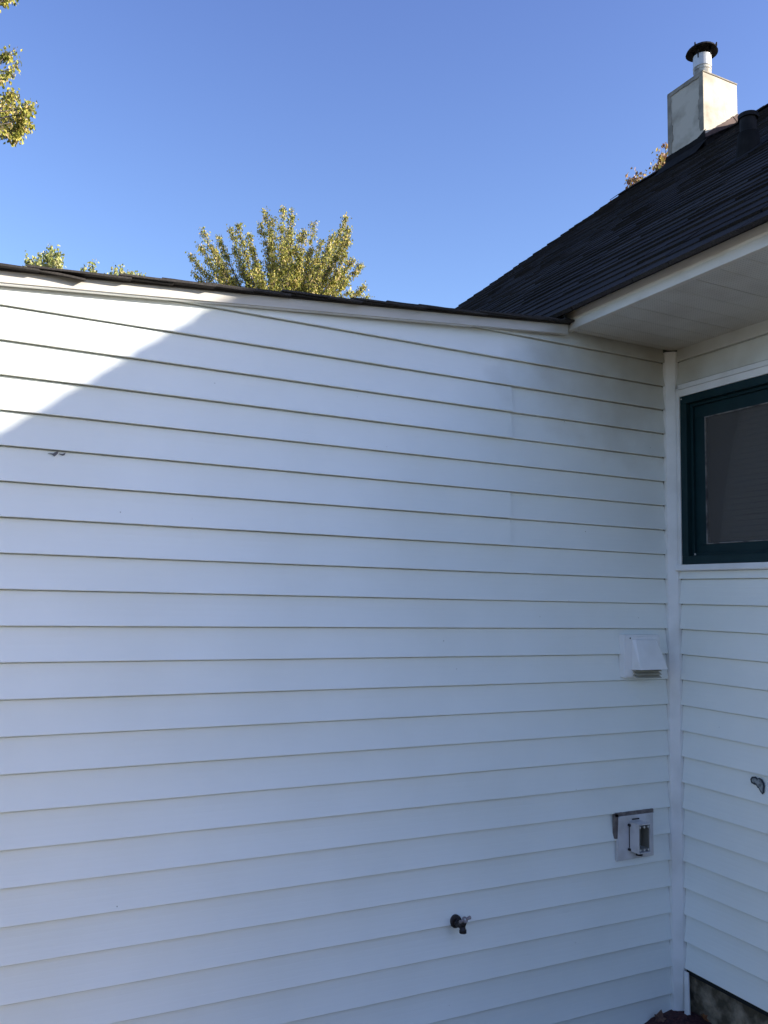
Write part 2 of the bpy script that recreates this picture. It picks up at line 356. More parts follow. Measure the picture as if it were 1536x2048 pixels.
# ---- main roof: base slabs and laid shingles
T = Vector((1, 0, Mm)).normalized(); NV = Vector((-Mm, 0, 1)).normalized(); E0 = Vector((-.60, 0, 1.226))
SL = (RX+.60)/T.x
Y0, Y1 = -2.18, 5.05
def rp(s, y, h): p = E0+T*s+NV*h; return (p.x, y, p.z)
rf = MB()
rf.add([rp(.004, Y0, -.012), rp(SL, Y0, -.012), rp(SL, Y1-.02, -.012), rp(.004, Y1-.02, -.012), rp(.004, Y0, -.002), rp(SL, Y0, -.002), rp(SL, Y1-.02, -.002), rp(.004, Y1-.02, -.002)],
       [(0,3,2,1),(4,5,6,7),(0,1,5,4),(1,2,6,5),(2,3,7,6),(3,0,4,7)], (.6, .6, .6, 1))
rf.add([(RX, Y0, RZ-.03), (8.95, Y0, RZ-.03-Mm*4.65), (8.95, Y1, RZ-.03-Mm*4.65), (RX, Y1, RZ-.03), (RX, Y0, RZ-.01), (8.95, Y0, RZ-.01-Mm*4.65), (8.95, Y1, RZ-.01-Mm*4.65), (RX, Y1, RZ-.01)],
       [(0,3,2,1),(4,5,6,7),(0,1,5,4),(1,2,6,5),(2,3,7,6),(3,0,4,7)], (1, 1, 1, 1))
EXPO = .128; i = 0
rnd = random.Random(3)
while i*EXPO < SL-.03:
    s0 = i*EXPO-(.022 if i == 0 else 0); s1 = min(s0+EXPO+.03, SL+.02)
    yend = Y1-.02*rnd.random()-(.02 if i % 2 else 0); y = Y0
    y = Y0-.0+rnd.random()*-.01
    while y < yend:
        wdt = rnd.uniform(.11, .36); ye = min(y+wdt, yend)
        th = rnd.choice((.007, .009, .0125)); sk = rnd.uniform(-.004, .004); sk2 = sk+rnd.uniform(-.003, .003)
        if i == 0: th = .011
        v = rnd.uniform(.75, 1.3); c = (v, v*rnd.uniform(.96, 1), v*rnd.uniform(.94, 1.04), 1)
        g_ = .0012
        a = [rp(s0+sk, y+g_, -.004), rp(s0+sk2, ye-g_, -.004), rp(s1, ye-g_, -.004), rp(s1, y+g_, -.004),
             rp(s0+sk, y+g_, th), rp(s0+sk2, ye-g_, th+rnd.uniform(-.0015, .0015)), rp(s1, ye-g_, .001), rp(s1, y+g_, .001)]
        rf.add(a, [(0,3,2,1),(4,5,6,7),(0,1,5,4),(1,2,6,5),(3,0,4,7)], c)
        y = ye
    i += 1
# ridge caps
y = Y0
while y < Y1-.05:
    ln = .15; v = rnd.uniform(.7, 1.2)
    z0, z1 = RZ+.012, RZ+.022
    a = [(RX-.13, y, z0-.13*Mm), (RX, y, z0), (RX+.13, y, z0-.13*Mm), (RX-.13, y+ln+.03, z0-.13*Mm-.006), (RX, y+ln+.03, z0-.006), (RX+.13, y+ln+.03, z0-.13*Mm-.006)]
    b = [(p[0], p[1], p[2]+.008) for p in a]
    rf.add(a+b, [(0,1,4,3),(1,2,5,4),(6,9,10,7),(7,10,11,8),(0,6,7,1),(1,7,8,2),(0,3,9,6),(2,8,11,5),(3,4,10,9),(4,5,11,10)], (v, v, v, 1)); y += ln
rf.build('roof', M['shingle'], house)['label'] = 'steep dark shingle roof of the main house'
for yy in (Y0+.002, Y1-.045):
    bg_ = MB(); bg_.prism([(p[0], p[2]) for p in (rp(.0, 0, -.014), rp(SL, 0, -.014), rp(SL-.05, 0, -.12), rp(.09, 0, -.10))], 1, yy, yy+.02)
    bg_.build('rake_board', M['trim'], house)

# ---- low wing: rake board, strip, roof
rk = MB()
def zx(x, h): return rake_bot(x)+h
XL, XR = -6.0, -.5615
rk.prism([(XL, zx(XL, .009)), (XR, zx(XR, .000)), (XR, zx(XR, .037)), (XL, zx(XL, .037))], 1, -.0225, .0)
rk.build('rake_board', M['fascia'], house)['label'] = 'thin white rake board along the low roof'
rk = MB()
rk.prism([(XL, zx(XL, -.001)), (-1.0, zx(-1.0, .0005)), (-1.0, zx(-1.0, .003)), (XL, zx(XL, .0075))], 1, -.0165, .0)
rk.build('trim_strip', M['trim'], house)
lr = MB()
LT = Vector((1, 0, RS)).normalized(); LN = Vector((-RS, 0, 1)).normalized(); LE = Vector((-6.1, 0, rake_bot(-6.1)+.036))
def lp(s, y, h): p = LE+LT*s+LN*h; return (p.x, y, p.z)
SLl = 5.5/LT.x+.06
lr.add([lp(0, -.03, -.012+.012), lp(SLl, -.03, 0), lp(SLl, 4.9, 0), lp(0, 4.9, 0), lp(0, -.03, .004), lp(SLl, -.03, .004), lp(SLl, 4.9, .004), lp(0, 4.9, .004)],
       [(0,3,2,1),(4,5,6,7),(0,1,5,4),(1,2,6,5),(2,3,7,6),(3,0,4,7)], (1, 1, 1, 1))
rn = random.Random(11)
s = 0.0; k = 0
DROOP_X = -2.36
while s < SLl-.02:
    ye0 = -.050+rn.uniform(-.008, .007); L = .29; s1 = min(s+L, SLl)
    v = rn.uniform(.6, 1.2); hb = .010+rn.uniform(-.001, .004)
    # rake-end strip finely divided so it can sag, then the long remainder
    nn = 8; ys = [ye0, ye0+.03, .02, .2]; q = len(ys)
    top = []; bot = []
    xs_ = (LE+LT*s1).x
    dro = .017 if abs(xs_-DROOP_X) < .065 else rn.choice((0, .0, .002, .003))
    for a_ in range(nn+1):
        t = a_/nn; ss = s+(s1-s)*t
        for j, yj in enumerate(ys):
            hh = hb*(1-t)+.004*t
            sag = dro*(t**2.5)*(1 if j == 0 else .35 if j == 1 else 0)
            sag += .0012*noise.noise(Vector((ss*8, j, k)))
            wob = .0025*noise.noise(Vector((ss*25, k*3.3, 0))) if j == 0 else 0
            top.append(lp(ss, yj+wob, hh+.0045-sag)); bot.append(lp(ss, yj+wob, hh-sag-.0015))
    vs = top+bot; o_ = len(top); fs = []
    for a_ in range(nn):
        for j in range(q-1):
            fs.append((a_*q+j, (a_+1)*q+j, (a_+1)*q+j+1, a_*q+j+1)); fs.append((o_+a_*q+j, o_+a_*q+j+1, o_+(a_+1)*q+j+1, o_+(a_+1)*q+j))
        fs.append((a_*q, o_+a_*q, o_+(a_+1)*q, (a_+1)*q))
    for j in range(q-1):
        fs.append((j, j+1, o_+j+1, o_+j)); fs.append((nn*q+j, o_+nn*q+j, o_+nn*q+j+1, nn*q+j+1))
    lr.add(vs, fs, (v, v*.98, v*.96, 1))
    y = .2
    while y < 4.9:
        wd = rn.uniform(.15, .33); ye = min(4.9, y+wd); v2 = rn.uniform(.6, 1.2); h2 = rn.choice((.009, .014))
        lr.add([lp(s, y, 0.004), lp(s, ye-.002, .004), lp(s1, ye-.002, .004), lp(s1, y, .004), lp(s, y, h2+.004), lp(s, ye-.002, h2+.004), lp(s1, ye-.002, .006), lp(s1, y, .006)],
               [(4,5,6,7),(0,1,5,4),(1,2,6,5),(3,0,4,7)], (v2, v2, v2, 1)); y = ye
    s += .128+rn.uniform(-.006, .006); k += 1
lr.build('roof', M['shingle_low'], house)['label'] = 'low shingle roof of the side wing with curled edge'

# ---- chimney
ch = empty('chimney', (4.117, 3.54, 4.9)); ch.parent = house
cx0, cx1, cy0, cy1, cz = 3.87, 4.364, 3.3, 3.785, 5.598
def wob(a, b, c, s=.004): return s*noise.noise(Vector((a*7, b*7, c*7)))
def chbody():
    m = bmesh.new(); bmesh.ops.create_cube(m, size=1)
    for v in m.verts: v.co = Vector(((cx0+cx1)/2+v.co.x*(cx1-cx0), (cy0+cy1)/2+v.co.y*(cy1-cy0), 4.4+(v.co.z+.5)*(cz-4.4)))
    bmesh.ops.subdivide_edges(m, edges=m.edges[:], cuts=14, use_grid_fill=True)
    for v in m.verts: v.co += Vector((wob(*v.co), wob(*(v.co+Vector((5, 0, 0)))), 0))
    me = bpy.data.meshes.new('stucco_body'); m.to_mesh(me); m.free(); me.materials.append(M['stucco'])
    o = bpy.data.objects.new('stucco_body', me); COL.objects.link(o); keep(o, ch); return o
chbody()
# sooty strips: sheets a few mm proud of the stucco along the corners, irregular edges
gm = MB()
def strip(fx, a0, wfun, z0, z1, n=26, sg=1, pr=.0035):
    vs = []; fs = []
    for i in range(n+1):
        z = z0+(z1-z0)*i/n; w_ = wfun(z)
        vs += [fx(a0, z, 0), fx(a0, z, pr+.003), fx(a0+sg*w_, z, pr+.003), fx(a0+sg*w_, z, 0)]
    for i in range(n):
        for j in range(3): fs.append((i*4+j, i*4+j+1, i*4+4+j+1, i*4+4+j))
    gm.add(vs, fs)
L_ = lambda a, z, d: (cx0-d, a, z)
nz = lambda z, s_: noise.noise(Vector((z*9, s_, 0)))+.5*noise.noise(Vector((z*30, s_, 3)))
strip(L_, cy0-.004, lambda z: .055+.018*nz(z, 1)+(.012 if 5.1 < z < 5.33 else 0), 4.97, 5.60)
strip(L_, cy1+.004, lambda z: .05+.02*nz(z, 5)+(.02 if 5.05 < z < 5.25 else 0), 4.9, 5.60, sg=-1)
vs = []; fs = []
for i in range(21):
    y = cy0-.003+(cy1-cy0+.006)*i/20; h = .028+.014*nz(y, 8)
    vs += [(cx0-.0085, y, cz+.004), (cx0-.0085, y, cz-h)]
fs = [(2*i, 2*i+1, 2*i+3, 2*i+2) for i in range(20)]
gm.add(vs, fs)
keep(gm.build('soot_stain', M['stucco_grime']), ch)
cr = MB(); cr.box(cx0-.006, cx1+.006, cy0-.006, cy1+.006, cz+.004, cz+.022)
keep(cr.build('crown', M['stucco_grime'], bevel=.005), ch)
fb = MB()   # brown side flashing stepping up the slope
def roofz(x): return 1.226+Mm*(x+.6)
pts = [(cx0-.004, roofz(cx0)-.05)]
n2 = 14
tops = []
for i in range(n2+1):
    x = cx0-.004+(cx1-cx0+.008)*i/n2
    tops.append((x, 4.914+.366*i/n2-.006*(i % 2)+.005*nz(x, 2)))
fb.prism([(cx0-.004, 4.6), (cx1+.004, 4.9)]+tops[::-1], 1, cy0-.012, cy0-.002)
sk_ = MB(); sk_.prism([(cx0-.02, 4.55), (cx1+.03, 4.9), (cx1+.03, 5.195), (cx0+.2, 4.995), (cx0-.02, 4.862)], 1, cy0-.022, cy0-.0135)
keep(sk_.build('step_flashing', M['flash_dark']), ch)
keep(fb.build('side_flashing', M['flash_brown']), ch)
sm = MB(); sm.tube([(cx1-.085, cy0-.0125, 5.222), (cx1-.012, cy0-.0125, 5.172)], .004, 6); keep(sm.build('flashing_seam', M['flash_dark']), ch)
fl = MB()   # dark apron at the front face, irregular tar line
vs = []; fs = []
for i in range(25):
    y = cy0-.03+(cy1-cy0+.06)*i/24; h = 4.905+.012*nz(y, 3)+(.045 if i < 5 else 0)*(1-i/5)
    vs += [(cx0-.014, y, 4.70), (cx0-.014, y, h), (cx0-.002, y, h+.004)]
fs = [q for i in range(24) for q in ((3*i, 3*i+1, 3*i+4, 3*i+3), (3*i+1, 3*i+2, 3*i+5, 3*i+4))]
fl.add(vs, fs)
fl.add([(cx0-.18, cy0-.05, roofz(cx0-.18)+.018), (cx0-.18, cy1+.05, roofz(cx0-.18)+.018), (cx0-.01, cy1+.05, roofz(cx0)+.075), (cx0-.01, cy0-.05, roofz(cx0)+.075), (cx0+.45, cy0-.05, roofz(cx0+.45)+.02), (cx0+.45, cy0-.004, roofz(cx0+.45)+.03), (cx0-.01, cy0-.004, roofz(cx0)+.075)], [(0, 1, 2, 3), (3, 6, 5, 4)])
keep(fl.build('apron_flashing', M['flash_dark']), ch)
px_, py_ = 4.105, 3.52; pr_ = .090
fp = MB(); fp.tube([(px_, py_, cz+.0), (px_, py_, cz+.245)], pr_, 28); fp.tube([(px_, py_, cz+.2), (px_, py_, cz+.215)], pr_+.004, 28)
keep(fp.build('flue_pipe', M['galv_old'], smooth=False), ch)
fp = MB(); fp.tube([(px_, py_, cz+.235), (px_, py_, cz+.238), (px_, py_, cz+.37), (px_, py_, cz+.372)], [pr_, pr_+.006, pr_+.003, pr_-.01], 28)
o = fp.build('flue_collar', M['galv']); keep(o, ch)
rc = MB()
n = 24; vs = []; fs = []
for j, (r0, z) in enumerate(((.03, .50), (.12, .463), (.155, .44), (.166, .415), (.158, .418), (.12, .448), (.02, .48))):
    for i in range(n):
        a = 2*math.pi*i/n
        rr = r0*(1+.02*math.sin(3*a+1)); vs.append((px_+rr*math.cos(a), py_+rr*math.sin(a), cz+z+.006*math.sin(2*a)*(r0/.2)))
fs = [(j*n+i, j*n+(i+1) % n, (j+1)*n+(i+1) % n, (j+1)*n+i) for j in range(6) for i in range(n)]+[tuple(range(n)), tuple(range(6*n, 7*n))]
rc.add(vs, fs)
for a in (.3, 1.87, 3.44, 5.0):
    dx, dy = math.cos(a), math.sin(a)
    rc.tube([(px_+dx*pr_*.95, py_+dy*pr_*.95, cz+.32), (px_+dx*pr_*1.0, py_+dy*pr_*1.0, cz+.455)], .011, 6)
    rc.tube([(px_+dx*.155, py_+dy*.155, cz+.425), (px_+dx*.163, py_+dy*.163, cz+.462)], [.013, .006], 6)
keep(rc.build('rain_cap', M['cap']), ch)

# ---- plumbing vent on the near slope
vx_, vy_ = 1.302, .65
zb_ = roofz(vx_)
vp = MB()
vp.tube([(vx_, vy_, zb_-.05), (vx_, vy_, zb_+.20), (vx_, vy_, zb_+.201), (vx_, vy_, zb_+.225), (vx_, vy_, zb_+.227), (vx_, vy_, zb_+.227), (vx_, vy_, zb_+.17)], [.046, .046, .056, .057, .054, .044, .044], 24, cap=False)
vp.tube([(vx_, vy_, zb_+.1), (vx_, vy_, zb_+.102)], .044, 24)
o = vp.build('vent_pipe', M['cap'], house)
vb = MB(); vb.tube([(vx_, vy_, zb_-.08), (vx_, vy_, zb_+.02), (vx_, vy_, zb_+.11), (vx_, vy_, zb_+.118)], [.075, .068, .058, .048], 20)
a = .13
vb.add([(vx_-a, vy_-a, roofz(vx_-a)+.009), (vx_+a, vy_-a, roofz(vx_+a)+.014), (vx_+a, vy_+a, roofz(vx_+a)+.014), (vx_-a, vy_+a, roofz(vx_-a)+.009)], [(0, 1, 2, 3)])
b_ = vb.build('pipe_boot', M['flash_dark']); b_.parent = o

# ---- window
win = empty('window', (0, -.48, .26)); win.parent = house
wy0, wy1, wz0, wz1 = -.060, -.900, .262, .958        # outer edge of the green frame
def ring(m, y0, y1, z0, z1, w_, xa, xb, wb=None):
    wb = wb or w_
    m.box(xa, xb, y1, y0, z1-w_, z1); m.box(xa, xb, y1, y0, z0, z0+wb); m.box(xa, xb, y0-w_, y0, z0+wb, z1-w_); m.box(xa, xb, y1, y1+w_, z0+wb, z1-w_)
m = MB(); ring(m, wy0, wy1, wz0, wz1, .033, -.010, .07); o = m.build('frame', M['green'], bevel=.0015); keep(o, win)
m = MB(); ring(m, wy0-.034, wy1+.034, wz0+.034, wz1-.034, .062, .026, .045, .045)
ring(m, wy0-.0335, wy1+.0335, wz0+.0335, wz1-.0335, .012, .012, .03); keep(m.build('sash', M['green'], bevel=.0015), win)
sy0, sy1, sz0, sz1 = wy0-.097, wy1+.097, wz0+.080, wz1-.097
m = MB(); ring(m, sy0, sy1, sz0, sz1, .0035, .0235, .034); keep(m.build('screen_bead', mat('old_white_bead', (.22, .21, .2), .7, col2=(.06, .055, .055), nscale=25, nlo=.42, nhi=.62)), win)
m = MB(); m.add([(.029, sy0, sz0), (.029, sy1, sz0), (.029, sy1, sz1), (.029, sy0, sz1)], [(0, 1, 2, 3)]); keep(m.build('insect_screen', M['screen']), win)
m = MB(); m.box(.052, .056, sy1-.03, sy0+.03, sz0-.03, sz1+.03); keep(m.build('glass', M['glass']), win)
m = MB()
k = 0; z = sz0-.02
while z < sz1+.02:
    m.add([(.075, sy0+.085, z), (.075, sy1-.02, z), (.079, sy1-.02, z+.0205), (.079, sy0+.085, z+.0205)], [(0, 1, 2, 3)]); z += .022
keep(m.build('blind', M['blind']), win)
m = MB(); m.raw = True
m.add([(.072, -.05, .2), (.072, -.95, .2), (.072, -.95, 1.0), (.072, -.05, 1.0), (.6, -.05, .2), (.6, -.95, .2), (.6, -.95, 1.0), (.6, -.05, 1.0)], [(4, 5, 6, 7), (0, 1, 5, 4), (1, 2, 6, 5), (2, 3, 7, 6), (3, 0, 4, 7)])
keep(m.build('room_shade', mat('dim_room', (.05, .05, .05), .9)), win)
m = MB()
m.box(-.0045, .0125, -.050, -.0325, .236, .990)                 # flat beside the post
m.box(-.014, .012, -.0595, -.0505, .262, .988)                   # J edge
m.box(-.012, .012, -.96, -.0505, .9590, .9885)                   # head casing
m.box(-.016, .0125, -.96, -.0325, .990, .9945)
m.box(-.006, .0125, -.96, -.045, .9965, 1.0125)
m.box(-.003, .0125, -.96, -.9015, .262, .958)
m.prism([(-.004, .2355), (-.017, .2365), (-.019, .2405), (-.013, .2605), (.012, .2605), (.012, .2355)], 1, -.96, -.0300)
keep(m.build('casing', M['trim'], bevel=.0008), win)
m = MB(); m.tube([(.004, -.115, .302), (.006, -.115, .302)], .004, 8); keep(m.build('nail_head', M['screw']), win)
m = MB(); m.tube([(-.013, -.069, .947), (-.0095, -.069, .947)], .003, 8); keep(m.build('nail_head', M['screw']), win)

# ---- damage in the siding
def blob(cy, cz_, pts, x, m, name, depth=.0006):
    b = MB(); n = len(pts)
    b.prism([(cy+p[0]*.86, cz_+p[1]*.86) for p in pts], 0, x-depth, x+.004); return b.build(name, m, house)
rim = [(.032,.012),(.024,.024),(.008,.027),(-.002,.021),(-.012,.026),(-.024,.021),(-.034,.008),(-.036,-.006),(-.033,-.022),(-.034,-.03),(-.027,-.038),(-.017,-.03),(-.010,-.018),(-.003,-.016),(.003,-.007),(.012,-.007),(.028,-.003)]
inn = [(.024,.010),(.018,.018),(.006,.021),(-.003,.016),(-.012,.020),(-.022,.016),(-.030,.006),(-.032,-.006),(-.029,-.022),(-.030,-.029),(-.024,-.033),(-.018,-.022),(-.010,-.011),(-.003,-.011),(.001,.0),(.010,.001),(.02,.002)]
o = blob(-.388, -.543, rim, .0025, M['chip_rim'], 'siding_hole'); o['label'] = 'ragged hole broken in the siding under the window'
i_ = blob(-.388, -.543, inn, .0015, M['chip_in'], 'exposed_board'); i_.parent = o
b = MB()
for pp in ([(-2.432, .4965), (-2.418, .4975), (-2.410, .5035), (-2.404, .505), (-2.405, .499), (-2.409, .4935), (-2.414, .489), (-2.420, .4945)], [(-2.402, .4985), (-2.392, .4985), (-2.384, .503), (-2.386, .4965), (-2.391, .4935), (-2.396, .4955)]):
    b.prism(pp, 1, .0075, .014)
b.build('siding_scar', mat('scar_edge', (.13, .13, .14), .8), house)['label'] = 'small dark scrape under a siding lap'

# ------------------------------------------------------------------ wall fixtures
# dryer vent hood
dv = empty('dryer_vent', (-.19, 0, -.10))
tag(dv, 'white hooded dryer vent on the siding left of the corner post', 'vent')
m = MB(); m.box(-.285, -.098, -.021, .010, -.191, -.025); m.box(-.279, -.104, -.0235, -.0212, -.185, -.031); keep(m.build('base_plate', M['trim'], bevel=.002), dv)
m = MB()
A = [(-.247, -.0238, -.044), (-.116, -.0238, -.044), (-.112, -.0238, -.160), (-.251, -.0238, -.160), (-.237, -.036, -.045), (-.130, -.036, -.045), (-.105, -.070, -.158), (-.250, -.074, -.158)]
m.add(A, [(0, 1, 5, 4), (4, 5, 6, 7), (0, 4, 7, 3), (1, 2, 6, 5)])
m.add([(p[0]*1+(.003 if p[0] < -.2 else -.003), p[1]+.003, p[2]-.001) for p in A], [(0, 4, 5, 1), (4, 7, 6, 5), (0, 3, 7, 4), (1, 5, 6, 2)])
m.raw = True
keep(m.build('hood', M['trim']), dv)
m = MB()
for z in (-.158, -.172, -.1845): m.add([(-.245, -.0238, z+.004), (-.112, -.0238, z+.004), (-.114, -.046, z-.008), (-.243, -.046, z-.008), (-.245, -.0238, z+.001), (-.112, -.0238, z+.001), (-.114, -.046, z-.0095), (-.243, -.046, z-.0095)], [(0,3,2,1),(4,5,6,7),(0,1,5,4),(1,2,6,5),(2,3,7,6),(3,0,4,7)])
keep(m.build('louver', mat('yellowed_louver', (.5, .46, .36), .6)), dv)
m = MB(); m.tube([(-.257, -.0250, -.038), (-.257, -.0225, -.038)], .003, 8); keep(m.build('screw', M['iron']), dv)

# open electrical box on a mounting block
eb = empty('electrical_box', (-.22, 0, -.80))
tag(eb, 'open white electrical box on a mounting plate near the bottom of the corner', 'electrical box')
m = MB(); m.prism([(-.316, -.888), (-.128, -.886), (-.130, -.722), (-.300, -.722), (-.306, -.727)], 1, -.0065, .008); keep(m.build('mounting_plate', M['plate'], bevel=.0015), eb)
m = MB()
vs = []; fs = []
for i in range(21):
    x = -.322+.196*i/20; vs += [(x, -.0045, -.723+.001*nz(x*3, 1)), (x, -.0045, -.7085+.0025*nz(x*3, 4)), (x, .006, -.7075), (x, .006, -.724)]
for i in range(20):
    for j in range(4): fs.append((i*4+j, i*4+(j+1) % 4, i*4+4+(j+1) % 4, i*4+4+j))
m.add(vs, fs)
vs = []; fs = []
for i in range(15):
    z = -.712-.092*i/14; vs += [(-.325+.001*nz(z*3, 1)+.006*i/14, -.0045, z), (-.307+.002*nz(z*3, 4), -.0045, z), (-.307, .006, z), (-.326, .006, z)]
for i in range(14):
    for j in range(4): fs.append((i*4+j, i*4+(j+1) % 4, i*4+4+(j+1) % 4, i*4+4+j))
m.add(vs, fs); keep(m.build('sealant_gap', M['caulk']), eb)
bx0, bx1, bz0, bz1, by = -.254, -.192, -.854, -.745, -.058
m = MB(); th = .0035
m.box(bx0, bx0+th, by, -.0068, bz0, bz1); m.box(bx1-th, bx1, by, -.0068, bz0, bz1); m.box(bx0+th, bx1-th, by, -.0068, bz1-th, bz1); m.box(bx0+th, bx1-th, by, -.0068, bz0, bz0+th)
keep(m.build('box_shell', M['plate']), eb)
m = MB(); m.box(bx0+th+.0003, bx1-th-.0003, -.0115, -.007, bz0+th+.0003, bz1-th-.0003)
m.box(bx0+th+.0005, bx0+th+.003, by+.012, -.012, bz0+.03, bz1-.03); m.box(bx1-th-.003, bx1-th-.0005, by+.006, -.012, bz0+.015, bz1-.02)
keep(m.build('box_interior', M['beige']), eb)
for x in (-.244, -.223, -.203):
    for z in (bz1-.0115, bz0+.0125):
        m = MB(); m.tube([(x, -.012, z), (x, by+.004, z), (x, by+.0035, z), (x, by+.0015, z)], [.0034, .0034, .0046, .0042], 10); m.box(x-.001, x+.001, by+.0005, by+.0018, z-.005, z+.005)
        keep(m.build('screw', M['screw']), eb)
m = MB()
for z in (bz1-.012, bz0+.006): m.tube([(bx0-.004, -.008, z), (bx0-.004, -.0155, z)], .0055, 8)
m.box(bx0-.0018, bx0-.0002, -.010, -.0068, bz0+.012, bz1-.012)
m.box(-.240, -.205, -.0105, -.0066, bz1+.006, bz1+.010)
keep(m.build('mounting_lug', M['iron']), eb)
m = MB(); m.tube([(-.226, -.03, bz0-.0005), (-.226, -.03, bz0-.014)], .013, 16); keep(m.build('conduit_stub', M['iron']), eb)

# garden spigot
sp = empty('spigot', (-1.033, 0, -1.006))
tag(sp, 'blackened outdoor spigot with worn lobed handle on the lower siding', 'spigot')
sx, sz = -1.033, -1.005
m = MB(); m.tube([(sx, .012, sz), (sx, -.003, sz), (sx, -.006, sz), (sx, -.008, sz)], [.0215, .0215, .020, .012], 26); keep(m.build('wall_flange', M['iron']), sp)
m = MB()
m.tube([(sx, -.006, sz), (sx, -.024, sz-.001), (sx+.001, -.044, sz+.001)], [.0115, .0115, .0125], 18)
m.tube([(sx, -.014, sz), (sx, -.015, sz), (sx, -.021, sz), (sx, -.022, sz)], [.012, .0145, .0145, .012], 6)
m.tube([(sx+.001, -.038, sz+.004), (sx+.001, -.042, sz-.006), (sx+.001, -.045, sz-.012), (sx+.001, -.045, sz-.0125), (sx+.001, -.046, sz-.017), (sx+.001, -.046, sz-.018), (sx+.001, -.046, sz-.022), (sx+.001, -.046, sz-.0225)], [.010, .0105, .0105, .0125, .0125, .0120, .0125, .0105], 20)
m.tube([(sx+.001, -.040, sz+.002), (sx, -.050, sz+.014), (sx-.001, -.053, sz+.0175)], [.0125, .0115, .007], 16)
keep(m.build('tap_body', M['iron'], smooth=True), sp)
m = MB()
hd = Vector((-.12, -.72, .68)).normalized(); hc = Vector((sx-.001, -.060, sz+.025)); q = hd.to_track_quat('Z', 'Y')
m.tube([hc-hd*.012, hc-hd*.003, hc-hd*.003, hc+hd*.002, hc+hd*.003], [.004, .005, .0105, .011, .009], 20)
for s_, ln_ in ((1, .0235), (-1, .0205)):
    a_ = Vector((.93, -.1, .28)).normalized()*s_
    m.tube([hc+a_*.004, hc+a_*.011, hc+a_*(ln_-.003), hc+a_*ln_], [.0055, .0046, .0062, .0040], 10)
keep(m.build('handle', M['handle'], smooth=True), sp)
m = MB(); m.tube([hc+hd*.003, hc+hd*.005], .0038, 10); keep(m.build('handle_screw', M['screw']), sp)

# ------------------------------------------------------------------ mulch and leaves at the corner
mu = MB(); vs = []; n = 40; rr_ = 26
for j in range(rr_+1):
    for i in range(n):
        a = 2*math.pi*i/n; r0 = .20*j/rr_
        x = -.045+r0*math.cos(a); y = -.085+r0*math.sin(a)
        h = .052*math.cos(min(1, j/rr_)*math.pi/2)**.8+.005*noise.noise(Vector((x*60, y*60, 0)))+.004*noise.noise(Vector((x*160, y*160, 2)))
        vs.append((x, y, GZ+.002+h))
fs = [(j*n+i, j*n+(i+1) % n, (j+1)*n+(i+1) % n, (j+1)*n+i) for j in range(rr_) for i in range(n)]
mu.add(vs, fs)
tag(mu.build('mulch', M['mulch']), 'small mound of dark red mulch at the foot of the corner post', 'mulch', kind='stuff')
def dry_leaf(name, loc, rot, size, m, label):
    out = [(0, -.5), (.12, -.3), (.42, -.38), (.3, -.1), (.5, .1), (.24, .14), (.2, .36), (0, .6), (-.18, .3), (-.28, .15), (-.5, .12), (-.3, -.1), (-.4, -.36), (-.12, -.3)]
    b = MB(); vs = [(0, 0, .0)]+[(x*size, y*size, size*(.55*x*x+.25*y*y)+size*.06*math.sin(9*x+5*y)) for x, y in out]
    n = len(out); fs = [(0, i+1, (i+1) % n+1) for i in range(n)]
    vs2 = [(x, y, z-.0008) for x, y, z in vs]; b.add(vs+vs2, fs+[tuple(i+n+1 for i in f[::-1]) for f in fs])
    b.tube([(0, -.5*size, size*.06), (.03*size, -.95*size, size*.15)], .0008, 5)
    o = b.build(name, m); o.location = loc; o.rotation_euler = rot; return tag(o, label, 'leaf', 'fallen leaves')
dry_leaf('fallen_leaf', (-.135, -.035, -1.478), (R(70), R(15), R(-30)), .05, M['dryleaf'], 'curled brown dead leaf standing against the siding beside the mulch')
dry_leaf('fallen_leaf', (.005, -.125, -1.466), (R(35), R(-20), R(60)), .04, M['orangeleaf'], 'orange dead leaf on the mulch by the foundation')

